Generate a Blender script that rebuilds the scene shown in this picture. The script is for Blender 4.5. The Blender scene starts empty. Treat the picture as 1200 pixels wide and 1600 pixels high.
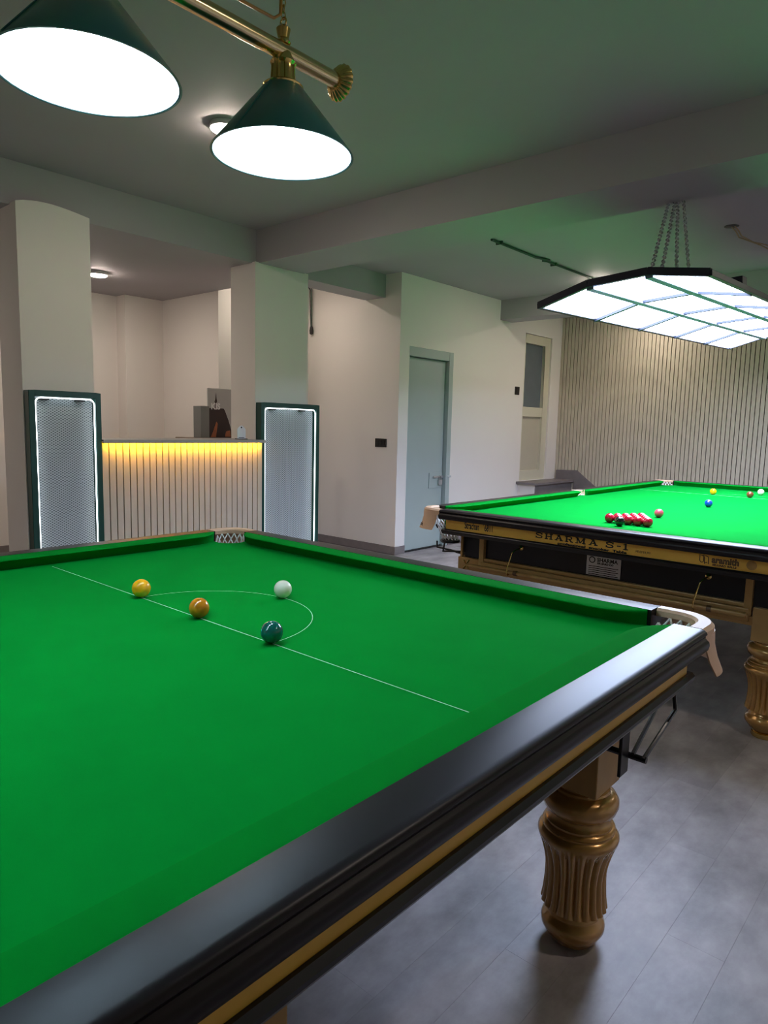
import bpy, bmesh, math, random
from mathutils import Vector, Matrix
random.seed(7)
PI = math.pi
scene = bpy.context.scene
COL = scene.collection

# ------------------------------------------------------------------ camera
FPX, YAW, PITCH, ROLL = 1075.117, 0.7200357, 0.12400985, 0.02474758
CAM = Vector((1.497326, -0.991904, 1.334358))
def cam_basis():
    cy, sy, cp, sp = math.cos(YAW), math.sin(YAW), math.cos(PITCH), math.sin(PITCH)
    f = Vector((-sy*cp, cy*cp, -sp)); r = Vector((cy, sy, 0)); u = r.cross(f)
    cr, sr = math.cos(ROLL), math.sin(ROLL)
    return cr*r + sr*u, -sr*r + cr*u, f
r_, u_, f_ = cam_basis()
cd = bpy.data.cameras.new('camera'); cam = bpy.data.objects.new('camera', cd); COL.objects.link(cam)
cam.matrix_world = Matrix(((r_.x, u_.x, -f_.x, CAM.x), (r_.y, u_.y, -f_.y, CAM.y), (r_.z, u_.z, -f_.z, CAM.z), (0, 0, 0, 1)))
cd.sensor_fit = 'VERTICAL'; cd.sensor_height = 36.0; cd.lens = 36.0*FPX/1600.0
cd.clip_start = 0.02; cd.clip_end = 60
scene.camera = cam

# ------------------------------------------------------------------ world, exposure
w = bpy.data.worlds.new('world'); scene.world = w; w.use_nodes = True
w.node_tree.nodes['Background'].inputs[0].default_value = (0.8, 0.88, 1.0, 1)
w.node_tree.nodes['Background'].inputs[1].default_value = 0.0
vs = scene.view_settings
vs.view_transform = 'Standard'; vs.look = 'None'; vs.gamma = 1.0; vs.use_curve_mapping = False
vs.exposure = 1.25
scene.cycles.filter_width = 1.0
PANEL_L, BULB_L, DOWN_L = 13.0, 20.0, 92.0
LED_L, YLED_L = 2.0, 62.0

# ------------------------------------------------------------------ materials
MATS = {}
def mat(name, color, rough=0.5, metal=0.0, noise=0.0, nscale=6.0, bump=0.0, bscale=60.0, spec=0.5, emit=None, es=0.0, sheen=0.0, coat=0.0, c2=None, detail=4.0):
    if name in MATS: return MATS[name]
    m = bpy.data.materials.new(name); m.use_nodes = True; MATS[name] = m
    nt = m.node_tree; b = nt.nodes['Principled BSDF']
    b.inputs['Base Color'].default_value = (*color, 1); b.inputs['Roughness'].default_value = rough
    b.inputs['Metallic'].default_value = metal; b.inputs['Specular IOR Level'].default_value = spec
    if sheen: b.inputs['Sheen Weight'].default_value = sheen
    if coat: b.inputs['Coat Weight'].default_value = coat; b.inputs['Coat Roughness'].default_value = 0.08
    if emit: b.inputs['Emission Color'].default_value = (*emit, 1); b.inputs['Emission Strength'].default_value = es
    geo = nt.nodes.new('ShaderNodeNewGeometry')
    if noise > 0:
        n = nt.nodes.new('ShaderNodeTexNoise'); n.inputs['Scale'].default_value = nscale; n.inputs['Detail'].default_value = detail
        nt.links.new(geo.outputs['Position'], n.inputs['Vector'])
        mx = nt.nodes.new('ShaderNodeMix'); mx.data_type = 'RGBA'
        k = c2 if c2 else tuple(max(0.0, c*(1-noise)) for c in color)
        k1 = color if c2 else tuple(min(1.0, c*(1+noise)) for c in color)
        mx.inputs[6].default_value = (*k, 1); mx.inputs[7].default_value = (*k1, 1)
        nt.links.new(n.outputs['Fac'], mx.inputs[0]); nt.links.new(mx.outputs[2], b.inputs['Base Color'])
    if bump > 0:
        n2 = nt.nodes.new('ShaderNodeTexNoise'); n2.inputs['Scale'].default_value = bscale; n2.inputs['Detail'].default_value = 3
        nt.links.new(geo.outputs['Position'], n2.inputs['Vector'])
        bp = nt.nodes.new('ShaderNodeBump'); bp.inputs['Strength'].default_value = bump; bp.inputs['Distance'].default_value = 0.002
        nt.links.new(n2.outputs['Fac'], bp.inputs['Height']); nt.links.new(bp.outputs['Normal'], b.inputs['Normal'])
    return m

WALL = mat('wall_paint', (0.80, 0.75, 0.70), 0.8, noise=0.02, nscale=3, bump=0.15, bscale=40)
CEIL = mat('ceiling_paint', (0.41, 0.385, 0.40), 0.75, noise=0.05, nscale=2, bump=0.2, bscale=30)
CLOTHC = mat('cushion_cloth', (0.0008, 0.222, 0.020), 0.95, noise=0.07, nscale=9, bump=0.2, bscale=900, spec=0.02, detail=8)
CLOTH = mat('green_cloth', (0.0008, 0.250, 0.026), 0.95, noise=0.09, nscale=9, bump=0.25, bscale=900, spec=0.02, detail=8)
RAILM = mat('dark_rail_wood', (0.014, 0.0105, 0.0115), 0.34, noise=0.04, nscale=40, spec=0.20)
BLACKP = mat('black_lacquer', (0.006, 0.006, 0.008), 0.28, noise=0.2, nscale=30)
GOLDB = mat('gold_board', (0.80, 0.44, 0.06), 0.45, metal=0.0, noise=0.06, nscale=12)
GOLDL = mat('gold_lacquer', (0.42, 0.22, 0.055), 0.26, metal=0.45, noise=0.14, nscale=60, coat=0.5)
GOLDW = mat('gold_wood', (0.42, 0.24, 0.075), 0.38, metal=0.2, noise=0.12, nscale=30)
BRASS = mat('brass', (0.72, 0.50, 0.17), 0.16, metal=1.0, noise=0.05, nscale=20)
BARM = mat('brass_bar', (0.70, 0.55, 0.30), 0.2, metal=1.0, noise=0.03, nscale=20)
LEATHER = mat('tan_leather', (0.62, 0.40, 0.26), 0.5, noise=0.06, nscale=60, bump=0.2, bscale=300)
NETM = mat('white_net', (0.75, 0.74, 0.70), 0.8, noise=0.05, nscale=80)
BLACKM = mat('black_metal', (0.008, 0.008, 0.009), 0.3, noise=0.2, nscale=30)
CHROME = mat('black_rod', (0.010, 0.010, 0.012), 0.32, metal=0.0, noise=0.05, nscale=30)
STEEL = mat('steel', (0.55, 0.56, 0.57), 0.3, metal=0.8, noise=0.06, nscale=50)
INK = mat('black_ink', (0.008, 0.007, 0.006), 0.5, noise=0.1, nscale=50)
INKB = mat('brown_ink', (0.11, 0.05, 0.015), 0.5, noise=0.1, nscale=50)
CHALK = mat('white_chalk', (0.42, 0.72, 0.45), 0.9, noise=0.05, nscale=200)
YGREEN = mat('yellow_green', (0.30, 0.75, 0.04), 0.95, noise=0.3, nscale=60)
SHADE = mat('green_shade', (0.024, 0.165, 0.175), 0.32, noise=0.1, nscale=10, coat=0.15)
LINING = mat('white_lining', (0.86, 0.90, 0.90), 0.6, noise=0.02, nscale=30)
BULB = mat('bulb_glow', (0.9, 0.95, 1), 0.4, emit=(0.62, 0.82, 1.0), es=BULB_L)
LEDP = mat('led_diffuser', (0.9, 0.9, 0.95), 0.5, emit=(0.60, 0.71, 1.0), es=PANEL_L)
DOWN = mat('warm_diffuser', (0.9, 0.9, 0.9), 0.5, emit=(1.0, 0.86, 0.74), es=DOWN_L)
LEDS = mat('white_led', (0.9, 0.95, 1), 0.5, emit=(0.86, 0.93, 1.0), es=LED_L)
YLED = mat('yellow_led', (1, 0.8, 0.3), 0.5, emit=(1.0, 0.47, 0.012), es=YLED_L)
FRAMEG = mat('dark_green_frame', (0.006, 0.055, 0.040), 0.35, noise=0.1, nscale=12)
FIXF = mat('fixture_frame', (0.010, 0.010, 0.022), 0.35, noise=0.1, nscale=20)
FIXB = mat('fixture_long_bar', (0.22, 0.24, 0.34), 0.5, noise=0.1, nscale=20)
FIXM = mat('fixture_mullion', (0.012, 0.016, 0.030), 0.5, noise=0.1, nscale=20)
WHITEP = mat('white_plastic', (0.75, 0.73, 0.72), 0.45, noise=0.03, nscale=20)
DARKP = mat('dark_plastic', (0.012, 0.009, 0.008), 0.4, noise=0.1, nscale=20)
DOORM = mat('grey_green_door', (0.38, 0.45, 0.43), 0.45, noise=0.05, nscale=4, bump=0.1, bscale=20)
CREAM = mat('cream_frame', (0.66, 0.62, 0.48), 0.45, noise=0.03, nscale=10)
CREAMP = mat('cream_panel', (0.52, 0.47, 0.36), 0.5, noise=0.04, nscale=10)
PANE = mat('frosted_pane', (0.12, 0.145, 0.165), 0.35, noise=0.12, nscale=8)
STONE = mat('grey_stone', (0.19, 0.165, 0.165), 0.5, noise=0.25, nscale=9, bump=0.1)
SKIRT = mat('skirting_stone', (0.20, 0.17, 0.165), 0.5, noise=0.2, nscale=14)
SLATM = mat('pale_slat', (0.54, 0.48, 0.375), 0.55, noise=0.10, nscale=9, bump=0.1, bscale=80)
SLATB = mat('slat_backing', (0.015, 0.014, 0.013), 0.9, noise=0.1, nscale=20)
CTOP = mat('counter_top', (0.36, 0.33, 0.29), 0.5, noise=0.06, nscale=14)
PIPEM = mat('painted_conduit', (0.05, 0.085, 0.065), 0.6, noise=0.1, nscale=20)
WIREM = mat('old_wire', (0.35, 0.26, 0.13), 0.6, noise=0.2, nscale=50)
WOODB = mat('brown_wood', (0.16, 0.10, 0.06), 0.5, noise=0.2, nscale=14)
CARD = mat('grey_card', (0.42, 0.41, 0.40), 0.6, noise=0.05, nscale=14)
CARDD = mat('grey_carton', (0.22, 0.22, 0.21), 0.6, noise=0.05, nscale=14)
PRINT = mat('dark_print', (0.04, 0.014, 0.010), 0.5, noise=1.0, nscale=14, c2=(0.02, 0.012, 0.014))
ORANGE = mat('orange_print', (0.33, 0.10, 0.035), 0.5, noise=0.4, nscale=30)

def floor_material():
    m = bpy.data.materials.new('vinyl_floor'); m.use_nodes = True; MATS['vinyl_floor'] = m
    nt = m.node_tree; b = nt.nodes['Principled BSDF']; L = nt.links.new
    geo = nt.nodes.new('ShaderNodeNewGeometry'); oi = nt.nodes.new('ShaderNodeObjectInfo')
    mp = nt.nodes.new('ShaderNodeMapping'); mp.inputs['Scale'].default_value = (1, 0.55, 1)
    L(geo.outputs['Position'], mp.inputs['Vector'])
    n1 = nt.nodes.new('ShaderNodeTexNoise'); n1.inputs['Scale'].default_value = 5.5; n1.inputs['Detail'].default_value = 8; n1.inputs['Roughness'].default_value = 0.62
    L(mp.outputs['Vector'], n1.inputs['Vector'])
    cr = nt.nodes.new('ShaderNodeValToRGB'); e = cr.color_ramp
    e.elements[0].position = 0.34; e.elements[0].color = (0.20, 0.176, 0.178, 1)
    e.elements[1].position = 0.66; e.elements[1].color = (0.40, 0.365, 0.37, 1)
    x = e.elements.new(0.5); x.color = (0.30, 0.268, 0.27, 1)
    L(n1.outputs['Fac'], cr.inputs['Fac'])
    mr = nt.nodes.new('ShaderNodeMapRange'); mr.inputs[3].default_value = 0.90; mr.inputs[4].default_value = 1.10
    L(oi.outputs['Random'], mr.inputs[0])
    mx = nt.nodes.new('ShaderNodeMix'); mx.data_type = 'RGBA'; mx.blend_type = 'MULTIPLY'; mx.inputs[0].default_value = 1.0
    L(cr.outputs['Color'], mx.inputs[6]); L(mr.outputs[0], mx.inputs[7]); L(mx.outputs[2], b.inputs['Base Color'])
    n2 = nt.nodes.new('ShaderNodeTexNoise'); n2.inputs['Scale'].default_value = 45; n2.inputs['Detail'].default_value = 6
    L(mp.outputs['Vector'], n2.inputs['Vector'])
    mr2 = nt.nodes.new('ShaderNodeMapRange'); mr2.inputs[3].default_value = 0.40; mr2.inputs[4].default_value = 0.56
    L(n1.outputs['Fac'], mr2.inputs[0]); L(mr2.outputs[0], b.inputs['Roughness'])
    bp = nt.nodes.new('ShaderNodeBump'); bp.inputs['Strength'].default_value = 0.25; bp.inputs['Distance'].default_value = 0.002
    L(n2.outputs['Fac'], bp.inputs['Height']); L(bp.outputs['Normal'], b.inputs['Normal'])
    b.inputs['Specular IOR Level'].default_value = 0.5
    return m
FLOORM = floor_material()

def mesh_infill_material():
    m = bpy.data.materials.new('diamond_mesh_sheet'); m.use_nodes = True; MATS['diamond_mesh_sheet'] = m
    nt = m.node_tree; b = nt.nodes['Principled BSDF']; L = nt.links.new
    geo = nt.nodes.new('ShaderNodeNewGeometry'); sp = nt.nodes.new('ShaderNodeSeparateXYZ'); L(geo.outputs['Position'], sp.inputs[0])
    def mth(op, a, bv):
        n = nt.nodes.new('ShaderNodeMath'); n.operation = op
        for i, v in enumerate((a, bv)):
            if v is None: continue
            if isinstance(v, (int, float)): n.inputs[i].default_value = v
            else: L(v, n.inputs[i])
        return n.outputs[0]
    yy = mth('MULTIPLY', sp.outputs['Y'], 2*PI/0.013); zz = mth('MULTIPLY', sp.outputs['Z'], 2*PI/0.0085)
    h = mth('ADD', mth('COSINE', mth('MULTIPLY', mth('ADD', yy, zz), 0.5), None), mth('COSINE', mth('MULTIPLY', mth('SUBTRACT', yy, zz), 0.5), None))
    f = mth('MULTIPLY_ADD', h, 0.25); f.node.inputs[2].default_value = 0.5
    cr = nt.nodes.new('ShaderNodeValToRGB'); e = cr.color_ramp
    e.elements[0].position = 0.28; e.elements[0].color = (0.12, 0.14, 0.145, 1)
    e.elements[1].position = 0.52; e.elements[1].color = (0.46, 0.51, 0.52, 1)
    L(f, cr.inputs['Fac']); L(cr.outputs['Color'], b.inputs['Base Color'])
    b.inputs['Roughness'].default_value = 0.5
    return m
MESHM = mesh_infill_material()

def ball_mat(name, c):
    return mat('ball_'+name, c, 0.06, noise=0.02, nscale=30, coat=0.6)

# ------------------------------------------------------------------ geometry helpers
class MB:
    def __init__(s): s.v = []; s.f = []
    def add(s, vs, fs):
        o = len(s.v); s.v += [tuple(p) for p in vs]; s.f += [tuple(i+o for i in f) for f in fs]; return s
    def box(s, x0, x1, y0, y1, z0, z1):
        return s.add([(x0,y0,z0),(x1,y0,z0),(x1,y1,z0),(x0,y1,z0),(x0,y0,z1),(x1,y0,z1),(x1,y1,z1),(x0,y1,z1)],
                     [(0,3,2,1),(4,5,6,7),(0,1,5,4),(1,2,6,5),(2,3,7,6),(3,0,4,7)])
    def prism(s, poly, axis, a0, a1):
        # poly: 2D ring; axis 0: (a, p, q), 1: (p, a, q), 2: (p, q, a)
        def P(p, a): return ((a, p[0], p[1]), (p[0], a, p[1]), (p[0], p[1], a))[axis]
        n = len(poly)
        vs = [P(p, a0) for p in poly]+[P(p, a1) for p in poly]
        fs = [(i, (i+1) % n, n+(i+1) % n, n+i) for i in range(n)]+[tuple(range(n))[::-1], tuple(range(n, 2*n))]
        return s.add(vs, fs)
    def lathe(s, prof, segs=24, c=(0, 0, 0), mod=None, ax=2, cap=True):
        vs = []; n = len(prof)
        for k in range(segs):
            a = 2*PI*k/segs
            for i, (r, z) in enumerate(prof):
                rr = r+(mod(i, a) if mod else 0)
                q = (rr*math.cos(a), rr*math.sin(a), z)
                if ax == 1: q = (q[0], q[2], q[1])
                if ax == 0: q = (q[2], q[0], q[1])
                vs.append((c[0]+q[0], c[1]+q[1], c[2]+q[2]))
        fs = []
        for k in range(segs):
            k2 = (k+1) % segs
            for i in range(n-1): fs.append((k*n+i, k2*n+i, k2*n+i+1, k*n+i+1))
        if cap and prof[0][0] > 1e-5: fs.append(tuple(k*n for k in range(segs))[::-1])
        if cap and prof[-1][0] > 1e-5: fs.append(tuple(k*n+n-1 for k in range(segs)))
        return s.add(vs, fs)
    def tube(s, pts, r, segs=8, closed=False):
        pts = [Vector(p) for p in pts]; n = len(pts); vs = []; up = None
        for i, p in enumerate(pts):
            if closed: t = pts[(i+1) % n]-pts[i-1]
            else: t = pts[min(i+1, n-1)]-pts[max(i-1, 0)]
            t.normalize()
            if up is None: up = Vector((0, 0, 1)) if abs(t.z) < 0.9 else Vector((1, 0, 0))
            a = t.cross(up).normalized(); b = a.cross(t).normalized(); up = b
            for k in range(segs):
                an = 2*PI*k/segs; vs.append(p+a*math.cos(an)*r+b*math.sin(an)*r)
        fs = []
        for i in range(n if closed else n-1):
            j = (i+1) % n
            for k in range(segs):
                k2 = (k+1) % segs; fs.append((i*segs+k, i*segs+k2, j*segs+k2, j*segs+k))
        if not closed: fs += [tuple(range(segs))[::-1], tuple(range((n-1)*segs, n*segs))]
        return s.add(vs, fs)
    def sphere(s, r, c=(0, 0, 0), segs=24, rings=14):
        prof = [(max(r*math.sin(PI*i/rings), 1e-6), -r*math.cos(PI*i/rings)) for i in range(rings+1)]
        return s.lathe(prof, segs, c)
    def mesh(s, name, m, smooth=False, bevel=0.0):
        me = bpy.data.meshes.new(name); me.from_pydata(s.v, [], s.f)
        bm = bmesh.new(); bm.from_mesh(me)
        bmesh.ops.remove_doubles(bm, verts=bm.verts, dist=1e-6)
        bmesh.ops.recalc_face_normals(bm, faces=bm.faces)
        if bevel:
            ed = [e for e in bm.edges if len(e.link_faces) == 2 and e.calc_face_angle(0) > 0.5]
            bmesh.ops.bevel(bm, geom=ed, offset=bevel, segments=2, affect='EDGES', profile=0.5, clamp_overlap=True)
        if smooth:
            for f in bm.faces: f.smooth = True
            for e in bm.edges:
                if len(e.link_faces) == 2 and e.calc_face_angle(0) > 0.7: e.smooth = False
        bm.to_mesh(me); bm.free(); me.materials.append(m)
        return me
    def build(s, name, m, parent=None, smooth=False, bevel=0.0, loc=None, rz=0):
        return link(name, s.mesh(name, m, smooth, bevel), parent, loc, rz)
def link(name, me, parent=None, loc=None, rz=0):
    o = bpy.data.objects.new(name, me); COL.objects.link(o)
    if parent: o.parent = parent
    if loc: o.location = loc
    if rz: o.rotation_euler.z = rz
    return o
def empty(name, loc=(0, 0, 0), rot=(0, 0, 0)):
    o = bpy.data.objects.new(name, None); o.empty_display_size = 0.1; COL.objects.link(o)
    o.location = loc; o.rotation_euler = rot; return o
def tag(o, label=None, cat=None, group=None, kind=None):
    if label: o['label'] = label
    if cat: o['category'] = cat
    if group: o['group'] = group
    if kind: o['kind'] = kind
    return o
def struct(o, label, cat=None): return tag(o, label, cat, None, 'structure')
def copy_tree(o, parent=None):
    c = o.copy(); COL.objects.link(c); c.parent = parent
    for ch in list(o.children): copy_tree(ch, c)
    return c
def bx(*a): return MB().box(*a)
def text_mesh(name, s, size, m, extrude=0.0004, xs=1.0, bold=0.0, align='LEFT'):
    cu = bpy.data.curves.new(name, 'FONT'); cu.body = s; cu.size = size; cu.extrude = extrude; cu.offset = bold; cu.align_x = align; cu.resolution_u = 3
    o = bpy.data.objects.new(name, cu); COL.objects.link(o)
    dg = bpy.context.evaluated_depsgraph_get(); dg.update()
    me = bpy.data.meshes.new_from_object(o.evaluated_get(dg))
    bpy.data.objects.remove(o); bpy.data.curves.remove(cu)
    for v in me.vertices: v.co.x *= xs
    me.materials.clear(); me.materials.append(m); me.name = name
    return me

# ------------------------------------------------------------------ the room shell
ZBEAM, ZC1, ZC2 = 2.635, 2.90, 2.863
X0, XR, YB, YF = -5.66, 3.9, -4.6, 7.87      # outer limits
XD, YS = -3.09, 4.42                          # door wall, switch wall

fl = bx(X0-0.2, XR+0.2, YB-0.2, YF+0.2, -0.10, -0.004).build('floor', FLOORM)
struct(fl, 'mottled grey brown vinyl plank floor', 'floor')
pw, pl = 0.145, 1.22
plank_me = MB().box(0.0001, pw-0.0001, 0.0001, pl-0.0001, 0, 0.004).mesh('plank', FLOORM, bevel=0.0003)
for i in range(38):
    off = (i*0.437) % pl
    for j in range(7):
        x = -3.09+i*pw; y = -1.6-off+j*pl
        if y > 5.0: continue
        link('plank', plank_me, fl, (x+0.0, y, -0.004))

def wall(name, mb, label, m=WALL, bevel=0):
    return struct(mb.build(name, m, bevel=bevel), label, 'wall')
wall('wall_back', bx(XD-0.3, XR+0.2, YF, YF+0.2, 0, ZC1+0.1), 'back wall carrying vertical pale slats', SLATB)
wb = bpy.data.objects['wall_back']
sl_me = MB().box(0, 0.0420, -0.020, 0, 0, 2.86).mesh('slat', SLATM, bevel=0.002)
k = 0
while XD+0.002+k*0.0497 < XR-0.05:
    link('slat', sl_me, wb, (XD+0.002+k*0.0497, YF, 0.0)); k += 1
# door wall with openings for the steel door and the glazed door
dw = MB()
D1 = (4.575, 5.345, 0.0, 2.158); D2 = (6.885, 7.585, 0.672, 2.556)
dw.box(XD-0.25, XD, YS, D1[0], 0, ZC1)
dw.box(XD-0.25, XD, D1[0], D1[1], D1[3], ZC1)
dw.box(XD-0.25, XD, D1[1], D2[0], 0, ZC1)
dw.box(XD-0.25, XD, D2[0], D2[1], 0, D2[2]); dw.box(XD-0.25, XD, D2[0], D2[1], D2[3], ZC1)
dw.box(XD-0.25, XD, D2[1], YF, 0, ZC1)
wall('wall_left', dw, 'white plaster wall with the grey steel door')
wall('wall_switch', bx(-4.6, XD-0.25, YS, YS+0.2, 0, ZC1), 'white plaster wall with dark switch plate beside steel door')
wall('wall_passage', bx(-4.65, -4.45, 3.2, YS, 0, ZC1), 'white return wall beside the passage')
wall('wall_alcove_side', bx(-5.5, -4.65, 3.2, 3.4, 0, ZC1), 'white side wall of the alcove behind the counter')
wall('wall_alcove_pier', bx(X0-0.1, -5.48, 2.76, 3.3, 0, ZBEAM+0.05), 'white shallow pier on the alcove back wall')
wall('wall_alcove_back', bx(X0-0.2, X0, YB, 3.2, 0, ZBEAM+0.05), 'white back wall of the alcove behind the counter')
wall('wall_right', bx(XR, XR+0.2, YB, YF, 0, ZC1), 'white plaster wall behind the far side of the room')
wall('wall_front', bx(X0, XR, YB-0.2, YB, 0, ZC1), 'white plaster wall behind the viewer')

def beamo(name, mb, label): return struct(mb.build(name, CEIL), label, 'beam')
struct(bx(-3.2, XR, YB, 2.69, ZC1, ZC1+0.12).build('ceiling', CEIL), 'grey green painted ceiling over near table', 'ceiling')
struct(bx(-4.6, XR, 3.18, YF, ZC2, ZC2+0.12).build('ceiling', CEIL), 'grey green painted ceiling over far table', 'ceiling')
struct(bx(X0, -3.2, YB, 3.2, ZBEAM, ZBEAM+0.4).build('ceiling', CEIL), 'lower grey green ceiling over the alcove behind counter', 'ceiling')
beamo('beam', bx(-3.2, XR, 2.69, 3.18, ZBEAM, ZC1+0.1), 'wide grey green ceiling beam crossing between the two tables')
beamo('beam', bx(-3.58, -3.30, 3.18, YS, ZBEAM, ZC1), 'short grey green beam ending at the switch wall')
beamo('beam', bx(XD, XR, 6.27, 6.53, ZBEAM, ZC1), 'grey green beam near the slatted wall above landing')

# columns; the first has a hand-cut curved paint line at its top
c1 = MB()
top = [(0.79+0.46*t/10, 2.642+0.030*math.sin(PI*(t/10)**0.8)) for t in range(11)]
c1.prism([(0.79, 0), (1.25, 0)]+top[::-1], 0, -3.44, -3.11)
struct(c1.build('column', WALL), 'white square column with curved paint line behind lit mesh frame', 'column')
struct(bx(-3.49, -3.16, 2.652, 3.232, 0, ZBEAM+0.006).build('column', WALL), 'white square column at the end of the slatted counter', 'column')

# skirtings
sk = lambda n, mb, l: struct(mb.build(n, SKIRT, bevel=0.003), l, 'baseboard')
sk('baseboard_switch', bx(-4.45, XD+0.012, YS-0.012, YS, 0, 0.085), 'grey stone skirting under the dark switch plate')
sk('baseboard_door', MB().box(XD, XD+0.012, YS, D1[0], 0, 0.085).box(XD, XD+0.012, D1[1], 6.6, 0, 0.085), 'grey stone skirting beside the steel door')
sk('baseboard_alcove', bx(X0, X0+0.012, YB, 2.76, 0, 0.085), 'dark stone skirting on the alcove back wall')

# steel door
d = empty('door_1', (XD, 0, 0)); struct(d, 'grey green steel door with hasp and padlock', 'door')
fw = 0.075
fr = MB(); y0, y1, z1 = D1[0], D1[1], D1[3]
fr.box(-0.12, -0.012, y0, y0+0.022, 0, z1).box(-0.12, 0.004, y1-fw, y1, 0, z1).box(-0.12, 0.002, y0, y1-fw, z1-0.095, z1)
fr.build('door_frame', DOORM, d, bevel=0.004)
bx(-0.085, -0.045, y0+0.024, y1-fw-0.006, 0.012, z1-0.102).build('door_leaf', DOORM, d, bevel=0.003)
bx(-0.046, -0.036, 5.02, 5.255, 0.665, 0.835).build('lock_plate', DOORM, d, bevel=0.002)
h = MB().box(-0.036, -0.026, 5.10, 5.34, 0.775, 0.800).tube([(-0.02, 5.075, 0.788), (-0.02, 5.12, 0.788)], 0.012).tube([(-0.01, 5.29, 0.79), (0.02, 5.345, 0.79)], 0.010)
h.build('bolt', STEEL, d, smooth=True)
pk = MB().box(-0.030, -0.008, 5.17, 5.225, 0.70, 0.755).tube([(-0.019, 5.18, 0.755), (-0.019, 5.18, 0.785), (-0.019, 5.1975, 0.80), (-0.019, 5.215, 0.785), (-0.019, 5.215, 0.755)], 0.006)
pk.build('padlock', STEEL, d, smooth=True)
bx(-0.11, -0.02, y0+0.02, y1-fw, 0.0, 0.012).build('threshold', SLATB, d)

# half glazed cream door above the landing
g = empty('door_2', (XD, 0, 0)); struct(g, 'narrow cream door with frosted upper pane above landing', 'door')
y0, y1, z0, z1 = D2
f = MB()
f.box(-0.10, -0.022, y0, y0+0.05, z0, z1).box(-0.10, -0.022, y1-0.14, y1, z0, z1)
f.box(-0.10, -0.022, y0+0.05, y1-0.14, z1-0.115, z1).box(-0.10, -0.022, y0+0.05, y1-0.14, 1.505, 1.63).box(-0.10, -0.022, y0+0.05, y1-0.14, z0, 0.80)
f.build('frame', CREAM, g, bevel=0.004)
bx(-0.078, -0.062, y0+0.048, y1-0.138, 1.628, z1-0.113).build('pane', PANE, g)
bx(-0.078, -0.052, y0+0.048, y1-0.138, 0.798, 1.507).build('lower_panel', CREAMP, g, bevel=0.003)
MB().box(-0.10, -0.055, y1-0.012, y1, z0, z1).box(-0.10, -0.055, y0, y1, z1-0.012, z1).build('gasket', DARKP, g)

# landing and steps
ld = empty('landing', (0, 0, 0)); struct(ld, 'raised landing with grey stone top below cream door', 'landing')
bx(XD, -2.84, 6.86, YF-0.02, 0, 0.636).build('block', WALL, ld)
bx(XD, -2.785, 6.805, YF-0.02, 0.636, 0.666).build('stone_top', STONE, ld, bevel=0.004)
bx(-2.84, -2.825, 6.86, YF-0.02, 0, 0.636).build('stone_face', STONE, ld)
for i in range(3):
    zt = 0.51-0.17*i
    bx(-2.825+0.27*i, -2.555+0.27*i, 6.95, YF-0.02, 0, zt).build('step', STONE, ld, bevel=0.004)
MB().prism([(XD+0.03, 0.666), (XD+0.03, 0.79), (-2.755, 0.80), (-1.80, 0.11), (-1.80, 0), (-1.98, 0), (-2.785, 0.51), (-2.785, 0.666)], 1, YF-0.04, YF-0.018).build('stair_skirting', STONE, ld)

# ------------------------------------------------------------------ lit mesh frames on the columns
def led_frame(x, y0, y1, label):
    z1 = 1.506; t = 0.072; b = 0.038
    r = empty('display_frame', (x, (y0+y1)/2, 0)); w2 = (y1-y0)/2
    tag(r, label, 'display frame', 'lit mesh frames on columns')
    f = MB()
    f.box(0, t, -w2, -w2+b, 0.03, z1).box(0, t, w2-b, w2, 0.03, z1).box(0, t, -w2+b, w2-b, z1-b, z1).box(0, t, -w2+b, w2-b, 0.03, 0.03+b)
    f.build('frame', FRAMEG, r, bevel=0.003)
    bx(0.014, 0.020, -w2+b, w2-b, 0.03+b, z1-b).build('mesh_sheet', MESHM, r)
    rad = 0.035; a = w2-b-0.006; zt = z1-b-0.006; zb = 0.03+b+0.006
    P = []
    for cx, cz, a0 in ((a-rad, zt-rad, 0), (-a+rad, zt-rad, PI/2), (-a+rad, zb+rad, PI), (a-rad, zb+rad, 1.5*PI)):
        for q in range(7): an = a0+PI/2*q/6; P.append((t-0.010, cx+rad*math.cos(an), cz+rad*math.sin(an)))
    MB().tube(P, 0.0048, 8, closed=True).build('led_tube', LEDS, r, smooth=True)
    for yy in (-w2*0.55, w2*0.45): bx(0.018, 0.05, yy-0.03, yy+0.03, z1-b-0.022, z1-b-0.012).build('clip', DARKP, r)
    return r
led_frame(-3.11, 0.795, 1.262, 'green framed mesh panel with white led outline, by curved-top column')
led_frame(-3.163, 2.662, 3.325, 'green framed mesh panel with white led outline, beside switch wall')

# ------------------------------------------------------------------ slatted counter
ct = empty('reception_counter', (-3.07, 1.96, 0)); tag(ct, 'slatted reception counter glowing yellow below its top', 'counter')
ya, yb = 1.268-1.96, 2.648-1.96
bx(-0.40, 0.0, ya, yb, 0.0, 1.165).build('body', SLATB, ct)
MB().box(-0.45, 0.050, ya-0.004, yb+0.004, 1.184, 1.197).box(0.046, 0.050, ya-0.004, yb+0.004, 1.174, 1.184).build('counter_top', CTOP, ct)
cs = MB().box(0, 0.014, 0, 0.0440, 0.03, 1.172).mesh('slat', SLATM, bevel=0.0015)
n = 27; pt = (yb-ya)/n
for i in range(n): link('slat', cs, ct, (0.0, ya+i*pt+0.002, 0))
bx(0.030, 0.042, ya+0.02, yb-0.02, 1.180, 1.184).build('led_strip', YLED, ct)
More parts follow.
